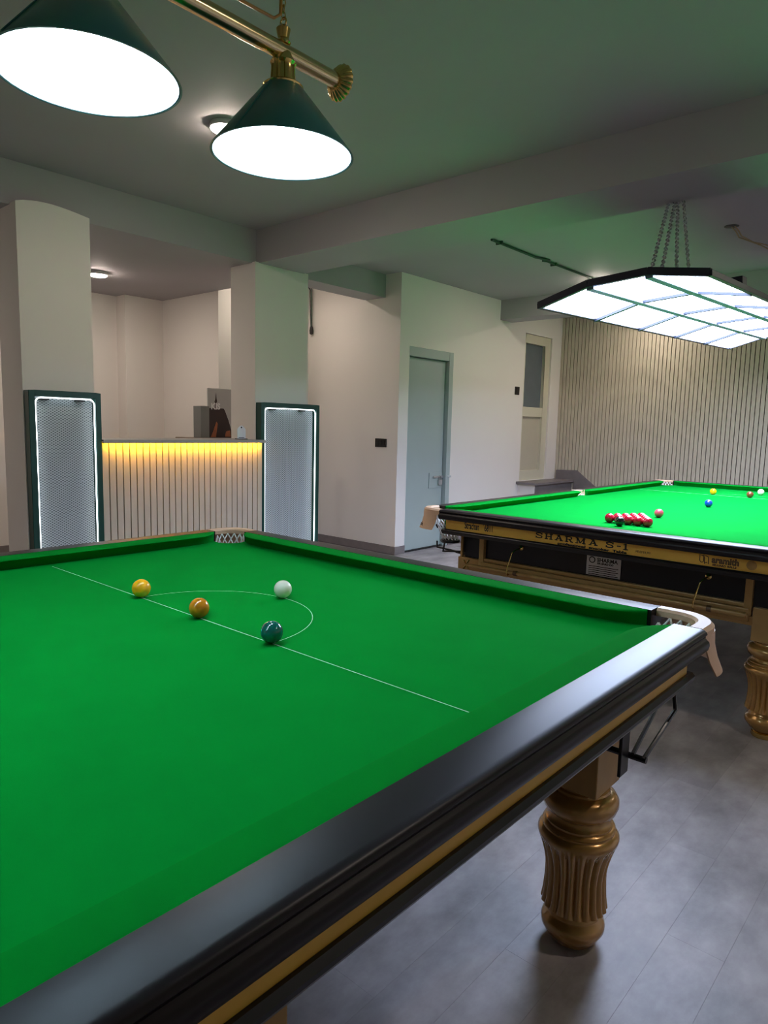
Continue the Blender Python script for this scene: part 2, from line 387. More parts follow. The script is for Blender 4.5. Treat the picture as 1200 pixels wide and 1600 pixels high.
# things on and behind the counter
cb = empty('storage_cabinet', (-3.98, 2.78, 0)); tag(cb, 'low brown cabinet standing behind the slatted counter', 'cabinet')
bx(-0.18, 0.18, -0.24, 0.24, 0, 1.17).build('body', WOODB, cb, bevel=0.004)
bx(-0.20, 0.20, -0.25, 0.25, 1.17, 1.19).build('top', WOODB, cb, bevel=0.003)
bx(0.18, 0.196, -0.235, -0.003, 0.05, 1.15).build('door', WOODB, cb, bevel=0.003); bx(0.18, 0.196, 0.003, 0.235, 0.05, 1.15).build('door', WOODB, cb, bevel=0.003)
pb = empty('poster_board', (-3.90, 2.82, 1.19)); tag(pb, 'grey poster board with dark brown print and thin spire', 'poster')
bx(-0.015, 0, -0.125, 0.16, 0, 0.45).build('board', CARD, pb, bevel=0.002)
pr = MB().prism([(-0.125, 0.002), (0.14, 0.002), (0.135, 0.06), (0.10, 0.16), (0.06, 0.25), (0.045, 0.27), (-0.125, 0.27)], 0, 0.0, 0.001); pr.build('dark_print', PRINT, pb)
MB().prism([(-0.10, 0.005), (-0.04, 0.005), (-0.02, 0.13), (-0.035, 0.15), (-0.075, 0.05)], 0, 0.001, 0.0015).build('orange_print', ORANGE, pb)
MB().prism([(0.06, 0.01), (0.125, 0.01), (0.115, 0.07), (0.07, 0.06)], 0, 0.001, 0.0015).build('orange_print', ORANGE, pb)
MB().prism([(-0.055, 0.325), (-0.025, 0.325), (-0.030, 0.35), (-0.038, 0.41), (-0.046, 0.35)], 0, 0.0, 0.0012).build('spire_print', PRINT, pb)
MB().prism([(-0.052, 0.27), (-0.030, 0.27), (-0.034, 0.325), (-0.046, 0.325)], 0, 0.0, 0.0012).build('spire_print', PRINT, pb)
def put_text(s, size, m, parent, loc, rot, xs=1.0, bold=0.0, align='LEFT', name='lettering'):
    o = link(name, text_mesh(name, s, size, m, xs=xs, bold=bold, align=align), parent); o.location = loc; o.rotation_euler = rot; return o
put_text('KIS', 0.075, WHITEP, pb, (0.002, -0.095, 0.262), (PI/2, 0, PI/2), bold=0.003)
cr_ = empty('carton', (-3.93, 2.648, 1.19)); tag(cr_, 'plain grey carton beside the poster board', 'carton')
bx(-0.06, 0.06, -0.048, 0.042, 0, 0.285).build('body', CARDD, cr_, bevel=0.003)
bx(-0.061, 0.061, -0.004, 0.002, 0.284, 0.2875).build('seam_tape', CARD, cr_)
qs = empty('card_stand', (-3.20, 2.54, 1.197)); tag(qs, 'small white card stand on the counter beside column', 'card stand')
bx(-0.02, 0.02, -0.05, 0.05, 0, 0.006).build('base', DARKP, qs, bevel=0.001)
MB().prism([(-0.042, 0.006), (0.042, 0.006), (0.042, 0.085), (0.012, 0.112), (-0.012, 0.112), (-0.042, 0.085)], 0, -0.003, 0.003).build('card', WHITEP, qs)
MB().prism([(0.007*math.cos(a*PI/6), 0.098+0.007*math.sin(a*PI/6)) for a in range(12)], 0, 0.003, 0.0036).build('dot_print', INK, qs)
bx(0.003, 0.0036, -0.028, 0.028, 0.014, 0.018).build('line_print', INK, qs)

# ------------------------------------------------------------------ switch plates, wires, conduit, ceiling lamps
s = empty('switch_plate', (-3.314, YS, 1.161)); tag(s, 'dark double switch plate on wall beside the steel door', 'switch')
bx(-0.078, 0.078, -0.010, 0, -0.044, 0.044).build('plate', DARKP, s, bevel=0.003)
for q in (-0.038, 0.0, 0.038): bx(q-0.016, q+0.016, -0.013, -0.009, -0.028, 0.028).build('rocker', BLACKP, s, bevel=0.001)
s = empty('switch_plate', (XD, 6.726, 1.82)); tag(s, 'small dark switch plate beside the cream glazed door', 'switch')
bx(0, 0.010, -0.05, 0.05, -0.05, 0.05).build('plate', DARKP, s, bevel=0.003)
bx(0.010, 0.013, -0.022, 0.022, -0.035, 0.035).build('rocker', BLACKP, s, bevel=0.001)
hw = empty('hanging_wire', (-4.375, YS-0.03, ZC2)); tag(hw, 'pair of dark wires hanging with a bulb holder beside column', 'wire')
MB().tube([(-0.09, -0.01, 0.0), (-0.05, 0, -0.01), (-0.028, 0, -0.04), (-0.022, 0, -0.25), (-0.006, 0, -0.44)], 0.006).build('wire', BLACKM, hw, smooth=True)
MB().tube([(0.0, -0.01, 0.0), (0.004, 0, -0.2), (0.004, 0, -0.44)], 0.006).build('wire', PIPEM, hw, smooth=True)
MB().lathe([(0.010, -0.43), (0.016, -0.45), (0.022, -0.48), (0.020, -0.52), (0.0, -0.53)], 14).build('holder', DARKP, hw, smooth=True)
cn = empty('conduit', (-1.71, 3.90, ZC2)); tag(cn, 'painted conduit run along the ceiling to a round lamp', 'conduit')
MB().tube([(0, 0, -0.012), (0, 0.72, -0.012), (0.035, 0.85, -0.010), (0.035, 0.90, -0.008)], 0.011).build('pipe', PIPEM, cn, smooth=True)
MB().tube([(-0.01, 0.86, -0.012), (0.01, 0.90, -0.012), (0.03, 1.80, -0.012)], 0.010).build('pipe', PIPEM, cn, smooth=True)
for q in (0.12, 1.05): bx(-0.03, 0.03, q-0.008, q+0.008, -0.025, 0).build('clip', PIPEM, cn)

def downlight(loc, label, r=0.080):
    o = empty('ceiling_lamp', loc); tag(o, label, 'ceiling lamp', 'round ceiling lamps')
    MB().lathe([(r*0.97, 0), (r*0.98, -0.002), (r, -0.006), (r, -0.026), (r*0.95, -0.028)], 40).build('rim', WHITEP, o, smooth=True)
    MB().lathe([(r*0.95, -0.026), (r*0.93, -0.031), (r*0.82, -0.037), (r*0.6, -0.041), (1e-6, -0.043)], 40).build('diffuser', DOWN, o, smooth=True)
    return o
downlight((-1.72, 1.325, ZC1), 'round warm ceiling lamp partly hidden by green lamp shade')
downlight((-4.64, 2.06, ZBEAM), 'round warm ceiling lamp in the alcove behind counter')
downlight((-1.68, 5.82, ZC2), 'round warm ceiling lamp at the end of the conduit')
downlight((-1.75, 7.25, ZC2), 'round warm ceiling lamp close to the slatted wall')
downlight((2.2, 1.28, ZC1), 'unseen round ceiling lamp added as fill light beside near table')  # out of view, added by symmetry to raise the ambient light
downlight((2.2, 5.6, ZC2), 'unseen round ceiling lamp added as fill light beside far table')  # second unseen lamp, added to fill this side of the room
downlight((-4.0, 3.62, ZC2), 'round warm ceiling lamp in the passage by switch wall', 0.056)
downlight((-4.64, -0.6, ZBEAM), 'round warm ceiling lamp in the alcove behind curved-top column')
ho = empty('junction_hole', (-0.115, 4.66, ZC2)); tag(ho, 'dark round ceiling hole with loose yellow wires', 'ceiling hole')
MB().lathe([(0.05, 0.0), (0.052, -0.002), (0.046, -0.004), (1e-6, -0.0035)], 20).build('box', INK, ho, smooth=True)
MB().tube([(0.0, 0.0, -0.002), (0.02, 0.05, -0.03), (0.015, 0.15, -0.05), (0.05, 0.30, -0.05), (0.10, 0.45, -0.06), (0.12, 0.75, -0.05), (0.18, 1.1, -0.002)], 0.005).build('wire', WIREM, ho, smooth=True)
MB().tube([(0.02, 0.0, -0.002), (0.035, 0.06, -0.025), (0.03, 0.16, -0.04), (0.07, 0.33, -0.055), (0.12, 0.48, -0.05), (0.15, 0.75, -0.04), (0.20, 1.1, -0.002)], 0.005).build('wire', WIREM, ho, smooth=True)

# ------------------------------------------------------------------ snooker tables
HW, HL = 0.889, 1.7845
ZB = 0.83
def rail_frame(kind):
    """returns function mapping (u along, w outward from nose, z) to table xyz"""
    return {'E': lambda u, w_, z: (HW+w_, u, z), 'W': lambda u, w_, z: (-HW-w_, u, z),
            'N': lambda u, w_, z: (u, HL+w_, z), 'S': lambda u, w_, z: (u, -HL-w_, z)}[kind]
SEGS = [('E', -HL, -0.0, 1, 2), ('E', 0.0, HL, 2, 1), ('W', -HL, -0.0, 1, 2), ('W', 0.0, HL, 2, 1), ('N', -HW, HW, 1, 1), ('S', -HW, HW, 1, 1)]
def sweep(fr, prof_fn, us):
    vs = []; n = None
    for u in us:
        pr = prof_fn(u); n = len(pr)
        vs += [fr(uu, w_, z) for (uu, w_, z) in pr]
    fs = []
    for i in range(len(us)-1):
        for k in range(n):
            k2 = (k+1) % n; fs.append((i*n+k, i*n+k2, (i+1)*n+k2, (i+1)*n+k))
    fs += [tuple(range(n))[::-1], tuple(range((len(us)-1)*n, len(us)*n))]
    return MB().add(vs, fs)
WBK = 0.065
def cushion(fr, a, b, ea, eb):
    # ea / eb: 1 corner pocket, 2 middle pocket
    back = {1: 0.032, 2: 0.052}; jaw = {1: 0.13, 2: 0.055}
    ua, ub = a+back[ea], b-back[eb]
    us = [ua+jaw[ea]*(t/10.0) for t in range(11)]+[ub-jaw[eb]*(1-t/10.0) for t in range(11)]
    def prof(u):
        d = 0.0
        if u < ua+jaw[ea]: d = max(d, ((ua+jaw[ea]-u)/jaw[ea])**2.4)
        if u > ub-jaw[eb]: d = max(d, ((u-ub+jaw[eb])/jaw[eb])**2.4)
        s_ = d*(WBK-0.006)
        pts = [(WBK, 0.0), (WBK, 0.0415), (0.016, 0.0405), (0.006, 0.0395), (0.001, 0.0378), (0.0, 0.0355), (0.004, 0.0325), (0.024, 0.016), (0.034, 0.0)]
        return [(u, max(w_, min(WBK, w_+s_*(1-w_/WBK))), ZB+z) for w_, z in pts]
    return sweep(fr, prof, us)
def rail(fr, a, b, ea, eb):
    cut = {1: 0.022, 2: 0.062}
    ua, ub = a+cut[ea], b-cut[eb]
    T = ZB+0.042
    pts = [(WBK, T), (0.128, T), (0.137, T-0.002), (0.142, T-0.006), (0.144, T-0.011), (0.141, T-0.015), (0.139, T-0.019), (0.143, T-0.023), (0.149, T-0.028), (0.151, T-0.036), (0.148, T-0.048), (0.142, T-0.053), (WBK, T-0.053)]
    return sweep(fr, lambda u: [(u, w_, z) for w_, z in pts], [ua, ub])
def board(fr, a, b, ea, eb, w0, w1, z0, z1, cut1, rnd=0.0):
    cut = {1: cut1, 2: 0.09}
    ua, ub = a+cut[ea], b-cut[eb]
    if rnd:
        pts = [(w0, z0), (w0, z1), (w1-0.004, z1), (w1+rnd, z1-0.008), (w1+rnd, (z0+z1)/2), (w1, z0+0.008), (w1-0.006, z0)]
    else: pts = [(w0, z0), (w0, z1), (w1, z1), (w1, z0)]
    return sweep(fr, lambda u: [(u, w_, z) for w_, z in pts], [ua, ub])

LEG_H = 0.44
def leg_mesh():
    prof = [(0.050, 0.0), (0.056, 0.004), (0.062, 0.012), (0.073, 0.028), (0.081, 0.042), (0.082, 0.054), (0.078, 0.066), (0.068, 0.074), (0.066, 0.078), (0.070, 0.082), (0.068, 0.088), (0.064, 0.094), (0.064, 0.100)]
    fl0 = len(prof)
    for t in range(15):
        q = t/14.0; z = 0.104+q*(0.292-0.104)
        r = 0.0835-0.006*math.sin(min(1, q/0.55)*PI*0.5)+0.0235*max(0, (q-0.42)/0.58)**1.9
        if q < 0.12: r += 0.002*(1-q/0.12)
        prof.append((r, z))
    fl1 = len(prof)
    prof += [(0.103, 0.300), (0.102, 0.306), (0.096, 0.314), (0.091, 0.317), (0.090, 0.321), (0.0925, 0.325), (0.090, 0.330), (0.084, 0.333), (0.0845, 0.339), (0.080, 0.343), (0.076, 0.350), (0.075, 0.357),
             (0.081, 0.362), (0.091, 0.373), (0.0965, 0.388), (0.096, 0.402), (0.089, 0.413), (0.078, 0.419), (0.072, 0.421), (0.074, 0.426), (0.072, 0.431), (0.066, 0.434), (0.066, 0.44)]
    NF = 22
    def mod(i, a):
        if fl0 <= i < fl1:
            c = abs(math.sin(a*NF/2)); q = (i-fl0)/(fl1-1-fl0)
            edge = 1.0
            lim = 0.90+0.08*c
            if q > lim: edge = 0.0
            if q < 0.04*(1-c): edge = 0.4
            return -0.0085*edge*(1-c**0.7*0.0-c)**1.0*1.0
        return 0
    return MB().lathe(prof, NF*8, mod=mod).mesh('leg', GOLDL, smooth=True)
LEG_ME = leg_mesh()
def pocket_pts(cx, cy, sx, sy, R, n=20, ext=0.052):
    P = [(cx+sx*(-ext), cy+sy*R)]
    for i in range(n+1):
        a = PI/2*(1-i/n); P.append((cx+sx*R*math.cos(a), cy+sy*R*math.sin(a)))
    P.append((cx+sx*R, cy-sy*ext)); return P
def corner_pocket(sx, sy):
    cx, cy = sx*(HW+0.032), sy*(HL+0.032)
    inn = pocket_pts(cx, cy, sx, sy, 0.064); out = pocket_pts(cx, cy, sx, sy, 0.108)
    prof = lambda i: [(inn[i], ZB+0.022), (inn[i], ZB+0.036), ((inn[i][0]*0.85+out[i][0]*0.15, inn[i][1]*0.85+out[i][1]*0.15), ZB+0.0425), ((inn[i][0]*0.2+out[i][0]*0.8, inn[i][1]*0.2+out[i][1]*0.8), ZB+0.0425), (out[i], ZB+0.034), (out[i], ZB+0.010)]
    vs = []; n = 6
    for i in range(len(inn)): vs += [(p[0], p[1], z) for p, z in prof(i)]
    fs = []
    for i in range(len(inn)-1):
        for k in range(n): fs.append((i*n+k, i*n+(k+1) % n, (i+1)*n+(k+1) % n, (i+1)*n+k))
    fs += [tuple(range(n))[::-1], tuple(range((len(inn)-1)*n, len(inn)*n))]
    body = MB().add(vs, fs)
    # hanging leather flap, flared outward
    fl_ = MB(); a0 = math.atan2(sy, sx); rows = []
    N = 14
    for side in (0, 1):
        for (R, z, sp) in ((0.110, ZB+0.024, 1.10), (0.112, ZB-0.010, 1.10), (0.120, ZB-0.042, 1.04), (0.134, ZB-0.076, 0.95)):
            R2 = R-0.004*side
            rows.append([(cx+R2*math.cos(a0+sp*(2*k/N-1)), cy+R2*math.sin(a0+sp*(2*k/N-1)), z-0.004*side*0) for k in range(N+1)])
    V = [p for r in rows for p in r]; m_ = N+1; F = []
    for s_ in (0, 4):
        for r in range(3):
            for k in range(N): a = (s_+r)*m_+k; F.append((a, a+1, a+m_+1, a+m_))
    for k in range(N): F.append((k, k+1, 4*m_+k+1, 4*m_+k)); F.append((3*m_+k, 3*m_+k+1, 7*m_+k+1, 7*m_+k))
    for r in range(3):
        for e in (0, N): F.append((r*m_+e, (r+1)*m_+e, (5+r)*m_+e, (4+r)*m_+e))
    fl_.add(V, F)
    return body, fl_, (cx, cy)
def net_mb(cx, cy, r0=0.063, z0=None, depth=0.165):
    z0 = ZB+0.022 if z0 is None else z0
    mb = MB(); ns, nr = 14, 7
    def pt(i, j):
        q = j/nr; r = r0*(1-0.28*q)
        a = 2*PI*(i+0.5*(j % 2))/ns
        o_ = (cx*math.cos(a)*(1 if abs(cx) > 0.5 else 0)/0.92+cy*math.sin(a)/1.8)/1.41
        zt = z0-0.038*max(0.0, min(1.0, 0.5-1.2*o_))
        ix = 0.034*q*(1 if cx < 0 else -1)*(1 if abs(cx) > 0.5 else 0); iy = 0.034*q*(1 if cy < 0 else -1)*(1 if abs(cy) > 0.5 else 0)
        return (cx+ix+r*math.cos(a), cy+iy+r*math.sin(a), zt+(z0-depth-zt)*q)
    for i in range(ns):
        for j in range(nr):
            a = pt(i, j)
            for di in ((0, 1) if j % 2 else (0, -1)):
                mb.tube([a, pt(i+di, j+1)], 0.0032, 4)
    return mb
def build_table(name, label):
    t = empty(name); tag(t, label, 'snooker table')
    mb = MB().prism([(-0.955, -1.70), (-0.955, -0.05), (-0.91, -0.05), (-0.91, 0.05), (-0.955, 0.05), (-0.955, 1.70), (-0.86, 1.85), (0.86, 1.85), (0.955, 1.70), (0.955, 0.05), (0.91, 0.05), (0.91, -0.05), (0.955, -0.05), (0.955, -1.70), (0.86, -1.85), (-0.86, -1.85)], 2, ZB-0.045, ZB)
    # corner openings of the bed (the cloth drops into the pocket)
    pts = []
    for sx, sy in ((1, -1), (1, 1), (-1, 1), (-1, -1)):
        cx, cy = sx*(HW+0.032), sy*(HL+0.032)
        arc = []
        for i in range(9):
            q = i/8.0; a = math.atan2(-sy, -sx)+(q-0.5)*PI*0.95
            arc.append((cx+0.066*math.cos(a), cy+0.066*math.sin(a)))
        # order: arrive along one rail, leave along the other
        s0 = (sx*(HW+0.066), sy*(HL-0.03)); s1 = (sx*(HW-0.03), sy*(HL+0.066))
        first, last = (s0, s1) if sx*sy > 0 else (s1, s0)
        if (Vector(arc[0])-Vector(first)).length > (Vector(arc[-1])-Vector(first)).length: arc = arc[::-1]
        pts += [first]+arc+[last]
    mid = []
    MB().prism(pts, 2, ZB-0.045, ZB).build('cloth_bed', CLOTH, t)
    bx(-0.80, 0.80, -1.70, 1.70, ZB-0.10, ZB-0.046).build('slate_frame', SLATB, t)
    for k_, a, b, ea, eb in SEGS:
        fr = rail_frame(k_)
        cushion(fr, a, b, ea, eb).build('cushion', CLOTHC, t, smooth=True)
        rail(fr, a, b, ea, eb).build('rail', RAILM, t, smooth=True)
        board(fr, a, b, ea, eb, 0.07, 0.112, ZB-0.066, ZB-0.006, 0.05).build('side_board', GOLDB, t)
        board(fr, a, b, ea, eb, 0.03, 0.122, ZB-0.095, ZB-0.066, 0.028, 0.004).build('moulding', BLACKP, t)
    # body: recessed lacquered panels with gilt posts and bottom mouldings
    BX, BY = 0.845, 1.7345
    bx(-BX+0.02, BX-0.02, -BY+0.02, BY-0.02, 0.555, ZB-0.095).build('apron_panel', BLACKP, t)
    for sx in (-1, 1):
        for sy in (-1, 1):
            bx(min(sx*(BX-0.012), sx*BX), max(sx*(BX-0.012), sx*BX), min(sy*(BY-0.012), sy*BY), max(sy*(BY-0.012), sy*BY), 0.54, ZB-0.095).build('corner_strip', GOLDW, t)
    for sy in (-1, 1):
        for px in (-0.70, 0.69):
            y_ = sorted((sy*(BY-0.03), sy*(BY+0.004))); bx(px-0.016, px+0.016, y_[0], y_[1], 0.54, ZB-0.095).build('post', GOLDW, t, bevel=0.003)
        for q, (z0, z1, o) in enumerate(((0.575, 0.595, 0.0), (0.548, 0.574, 0.010), (0.515, 0.547, 0.022))):
            y_ = sorted((sy*(BY-0.03), sy*(BY+o))); bx(-BX+0.145, BX-0.145, y_[0], y_[1], z0, z1).build('base_moulding', GOLDW, t, bevel=0.004)
        y_ = sorted((sy*(BY-0.03), sy*(BY+0.004))); bx(-BX, BX, y_[0], y_[1], 0.500, 0.540).build('bottom_rail', GOLDW, t, bevel=0.003)
    for sx in (-1, 1):
        x_ = sorted((sx*(BX-0.075), sx*(BX-0.05))); bx(x_[0], x_[1], -BY+0.1, BY-0.1, 0.500, 0.54).build('bottom_rail', GOLDW, t, bevel=0.003)
        for py in (-1.60, -0.65, -0.45, 0.45, 0.65, 1.60):
            bx(sorted((sx*(BX-0.03), sx*(BX-0.016)))[0], sorted((sx*(BX-0.03), sx*(BX-0.016)))[1], py-0.016, py+0.016, 0.57, ZB-0.095).build('post', GOLDW, t, bevel=0.003)
    for sx in (-1, 1):
        for py in (-1.667, -0.542, 0.542, 1.667):
            lg = link('leg', LEG_ME, t, (sx*0.785, py, 0))
            bx(-0.072, 0.072, -0.072, 0.072, LEG_H, 0.60).build('leg_block', GOLDW, lg, bevel=0.003)
    # pockets
    for sx in (-1, 1):
        for sy in (-1, 1):
            body, flap, (cx, cy) = corner_pocket(sx, sy)
            p = body.build('pocket_leather', LEATHER, t, smooth=True)
            flap.build('flap', LEATHER, p, smooth=True)
            net_mb(cx, cy).build('net', NETM, p)
            # ball rails below
            br = MB()
            X = lambda v: sx*v
            Y = lambda v: sy*(v+1.0475)
            br.tube([(X(0.960), Y(0.555), 0.580), (X(0.957), Y(0.767), 0.635), (X(0.945), Y(0.785), 0.672)], 0.0055, 8)
            br.tube([(X(0.935), Y(0.555), 0.584), (X(0.905), Y(0.777), 0.618), (X(0.890), Y(0.785), 0.672)], 0.0055, 8)
            br.tube([(X(0.870), Y(0.56), 0.578), (X(0.966), Y(0.56), 0.578)], 0.008, 8)
            br.tube([(cx-sx*0.034+0.05*math.cos(2*PI*i/20), cy-sy*0.034+0.05*math.sin(2*PI*i/20), 0.676) for i in range(20)], 0.009, 6, closed=True)
            b_ = br.build('ball_rail', CHROME, t, smooth=True)
            yq = sorted((Y(0.500), Y(0.545))); xq = sorted((X(0.922), X(0.930)))
            MB().box(xq[0], xq[1], yq[0], yq[1], 0.545, 0.745).build('bracket', BLACKM, b_, bevel=0.002)
    for sx in (-1, 1):
        vs = []
        p = MB()
        inn = [(sx*(HW+0.045+0.045*math.cos(a)), 0.056*math.sin(a)) for a in [PI/2-PI*i/14 for i in range(15)]]
        out = [(sx*(HW+0.045+0.080*math.cos(a)), 0.068*math.sin(a)) for a in [PI/2-PI*i/14 for i in range(15)]]
        ring = inn+out[::-1]
        p = MB().prism(ring, 2, ZB-0.01, ZB+0.042).build('pocket_leather', LEATHER, t, bevel=0.004)
        net_mb(sx*(HW+0.045), 0, 0.055).build('net', NETM, p)
    return t

T1 = build_table('snooker_table', 'snooker table with green cloth and dark rails, in front with four balls')
T1.location = (0, 0.737-HL, 0)
# baulk line and D on the near table, as chalk strips
def baulk_lines(t):
    yb_ = HL-0.737
    bx(-HW+0.012, HW-0.010, yb_-0.0012, yb_+0.0012, ZB, ZB+0.0005).build('baulk_line', CHALK, t)
    mb = MB(); n = 60; V = []
    for i in range(n+1):
        a = PI*i/n
        for r in (0.2908, 0.2932): V.append((r*math.cos(a), yb_+r*math.sin(a), ZB+0.0005))
    mb.add(V, [(2*i, 2*i+1, 2*i+3, 2*i+2) for i in range(n)])
    mb.build('baulk_semicircle', CHALK, t)
T2 = copy_tree(T1)
T2['label'] = 'snooker table with lettered gilt board and racked reds, under the chained light'
baulk_lines(T1); baulk_lines(T2)
T2X, T2Y = 0.068, 5.07+0.737-HL
T2.location = (T2X, T2Y, 0.006)
for ch in list(T2.children):
    if ch.name.split('.')[0] == 'leg':
        ch.location.z = 0.024; ch.scale.z = (LEG_H-0.030)/LEG_H
        MB().lathe([(0.048, -0.030/0.93), (0.052, -0.026), (0.050, -0.010), (0.040, -0.008), (0.044, 0.0), (0.05, 0.004)], 24).build('brass_foot', BRASS, ch, smooth=True)
        for b_ in ch.children:
            if b_.name.split('.')[0] == 'leg_block': b_.scale.z = 1.0

# ------------------------------------------------------------------ lettering on the far table's end board
E_ = empty
YBD = -HL-0.112-0.0006
def end_text(s, x, z, size, xs=1.0, bold=0.0, m=INK, name='lettering', y=YBD):
    return put_text(s, size, m, T2, (x, y, z), (PI/2, 0, 0), xs, bold, name=name)
end_text('Strachan', -0.712, ZB-0.049, 0.052, 0.53, 0.0010)
end_text('6811', -0.583, ZB-0.049, 0.050, 0.56, 0.0009)
end_text('R', -0.592, ZB-0.020, 0.009)
def slab_letters(s, x, z, h, adv):
    mb = MB(); t = 0.21
    def st(P, th=t):
        for (a, b) in zip(P[:-1], P[1:]):
            d = Vector((b[0]-a[0], b[1]-a[1])); d.normalize(); n_ = Vector((-d.y, d.x))*th/2; e = d*th*0.12
            q = [(a[0]-e.x+n_.x, a[1]-e.y+n_.y), (b[0]+e.x+n_.x, b[1]+e.y+n_.y), (b[0]+e.x-n_.x, b[1]+e.y-n_.y), (a[0]-e.x-n_.x, a[1]-e.y-n_.y)]
            quad(q)
    def quad(q):
        n_ = len(q); V = [(ox+p[0]*h, 0.0, z+p[1]*h) for p in q]+[(ox+p[0]*h, -0.0008, z+p[1]*h) for p in q]
        mb.add(V, [tuple(range(n_)), tuple(range(n_, 2*n_))]+[(i, (i+1) % n_, n_+(i+1) % n_, n_+i) for i in range(n_)])
    def slab(cx, y, w_=0.5, hh=0.15): quad([(cx-w_/2, y), (cx+w_/2, y), (cx+w_/2, y+hh), (cx-w_/2, y+hh)])
    ox = x
    for c in s:
        if c == ' ': ox += h*0.75; continue
        if c == 'S':
            P = [(1.02, 0.80), (0.80, 0.93), (0.50, 0.95), (0.22, 0.88), (0.16, 0.72), (0.30, 0.58), (0.62, 0.50), (0.92, 0.42), (1.04, 0.27), (0.94, 0.12), (0.62, 0.05), (0.36, 0.07), (0.14, 0.20)]
            st(P, 0.17); quad([(0.95, 0.64), (1.08, 0.64), (1.08, 1.0), (0.98, 1.0)]); quad([(0.08, 0.0), (0.18, 0.0), (0.21, 0.36), (0.08, 0.36)]); a_ = 1.2
        elif c == 'H':
            st([(0.25, 0), (0.25, 1)]); st([(0.95, 0), (0.95, 1)]); st([(0.25, 0.5), (0.95, 0.5)], 0.14)
            for q in (0.25, 0.95):
                slab(q, 0); slab(q, 0.85)
            a_ = 1.25
        elif c == 'A':
            st([(0.22, 0.05), (0.60, 0.97)], 0.16); st([(0.60, 0.97), (1.0, 0.05)], 0.24); st([(0.35, 0.34), (0.88, 0.34)], 0.13); slab(0.22, 0, 0.42); slab(1.0, 0, 0.48); slab(0.52, 0.87, 0.42, 0.13); a_ = 1.25
        elif c == 'R':
            st([(0.25, 0), (0.25, 1)]); st([(0.25, 0.93), (0.75, 0.93), (0.95, 0.82), (0.95, 0.62), (0.75, 0.50), (0.25, 0.50)], 0.16); st([(0.62, 0.50), (0.95, 0.05)], 0.20); slab(0.25, 0); slab(1.0, 0, 0.34); slab(0.12, 0.85, 0.25); a_ = 1.25
        elif c == 'M':
            st([(0.25, 0), (0.25, 1)], 0.15); st([(1.2, 0), (1.2, 1)], 0.22); st([(0.28, 0.95), (0.70, 0.10)], 0.22); st([(0.70, 0.10), (1.18, 0.95)], 0.14); slab(0.22, 0, 0.44); slab(1.2, 0, 0.5); slab(0.20, 0.86, 0.36, 0.14); slab(1.26, 0.86, 0.36, 0.14); a_ = 1.55
        elif c == '-': quad([(0.1, 0.38), (0.6, 0.38), (0.6, 0.55), (0.1, 0.55)]); a_ = 0.7
        elif c == '1': st([(0.4, 0), (0.4, 1)], 0.24); slab(0.4, 0, 0.62, 0.14); st([(0.36, 0.92), (0.10, 0.78)], 0.14); a_ = 0.8
        ox += a_*h*adv
    return mb
for word, x_ in (('SHARMA', -0.276), ('S-1', 0.0955)):
    o = slab_letters(word, x_, ZB-0.0455, 0.0285, 1.197).build('lettering', INK, T2); o.location.y = YBD+0.0004
    for v in o.data.vertices: v.co.x = x_+(v.co.x-x_)*1.30
end_text('professional  snooker  Table', -0.150, ZB-0.0635, 0.0165, 1.84, 0.0008)
end_text('PREMIUM', 0.242, ZB-0.050, 0.015, 1.1, 0.0, INKB)
end_text('aramith', 0.572, ZB-0.047, 0.038, 0.93, 0.0018, INKB)
end_text('BILLIARD BALLS', 0.576, ZB-0.060, 0.0115, 1.18, 0.0006, INKB)
lg = MB()
for xx in (0.533, 0.549):
    lg.tube([(xx-0.010+0.0, 0, ZB-0.018), (xx-0.010, 0, ZB-0.045), (xx-0.004, 0, ZB-0.052), (xx+0.006, 0, ZB-0.050)], 0.0028, 5)
    lg.tube([(xx-0.004, 0, ZB-0.022), (xx+0.006, 0, ZB-0.024), (xx+0.010, 0, ZB-0.034), (xx+0.010, 0, ZB-0.057)], 0.0028, 5)
o = lg.build('logo_mark', INKB, T2); o.location.y = YBD+0.002
MB().lathe([(0.020, 0.0), (0.020, 0.0006)], 24, ax=1).build('round_sticker', mat('sticker', (0.40, 0.21, 0.05), 0.5, noise=0.2, nscale=60), T2, loc=(0.728, YBD-0.0004, ZB-0.037))
# pocket leather mark
o = put_text('afe', 0.034, INKB, T2, (-1.013, -1.908, ZB-0.062), (PI/2-0.30, 0, -0.61), 1.0, 0.0008)
# maker's plate on the apron
np_ = empty('name_plate'); np_.parent = T2; np_.location = (0.018, -1.7345+0.016, 0.652)
bx(-0.090, 0.090, -0.004, 0.0, -0.050, 0.050).build('plate', STEEL, np_, bevel=0.002)
for s_, x, z, sz, xs in (('SHARMA', -0.034, 0.024, 0.028, 0.98), ('BILLIARD CO', -0.032, 0.011, 0.012, 1.2)):
    put_text(s_, sz, INK, np_, (x, -0.0046, z), (PI/2, 0, 0), xs, 0.0006)
MB().lathe([(0.017, 0.0), (0.017, 0.0004)], 24, ax=1).build('seal_print', INK, np_, loc=(-0.060, -0.0045, 0.030))
MB().lathe([(0.012, 0.0), (0.012, 0.0004)], 24, ax=1).build('seal_print', STEEL, np_, loc=(-0.060, -0.005, 0.030))
for q in range(5): bx(-0.078, 0.078-0.012*(q % 2), -0.0046, -0.004, -0.004-0.010*q, -0.0005-0.010*q).build('line_print', INK, np_)
# thin yellow-green strip laid on the cloth
MB().prism([(-0.32, -1.565), (-0.15, -1.605), (0.01, -1.612), (0.01, -1.592), (-0.14, -1.565), (-0.30, -1.535)], 2, ZB, ZB+0.0006).build('yellow_green_mark', YGREEN, T2)
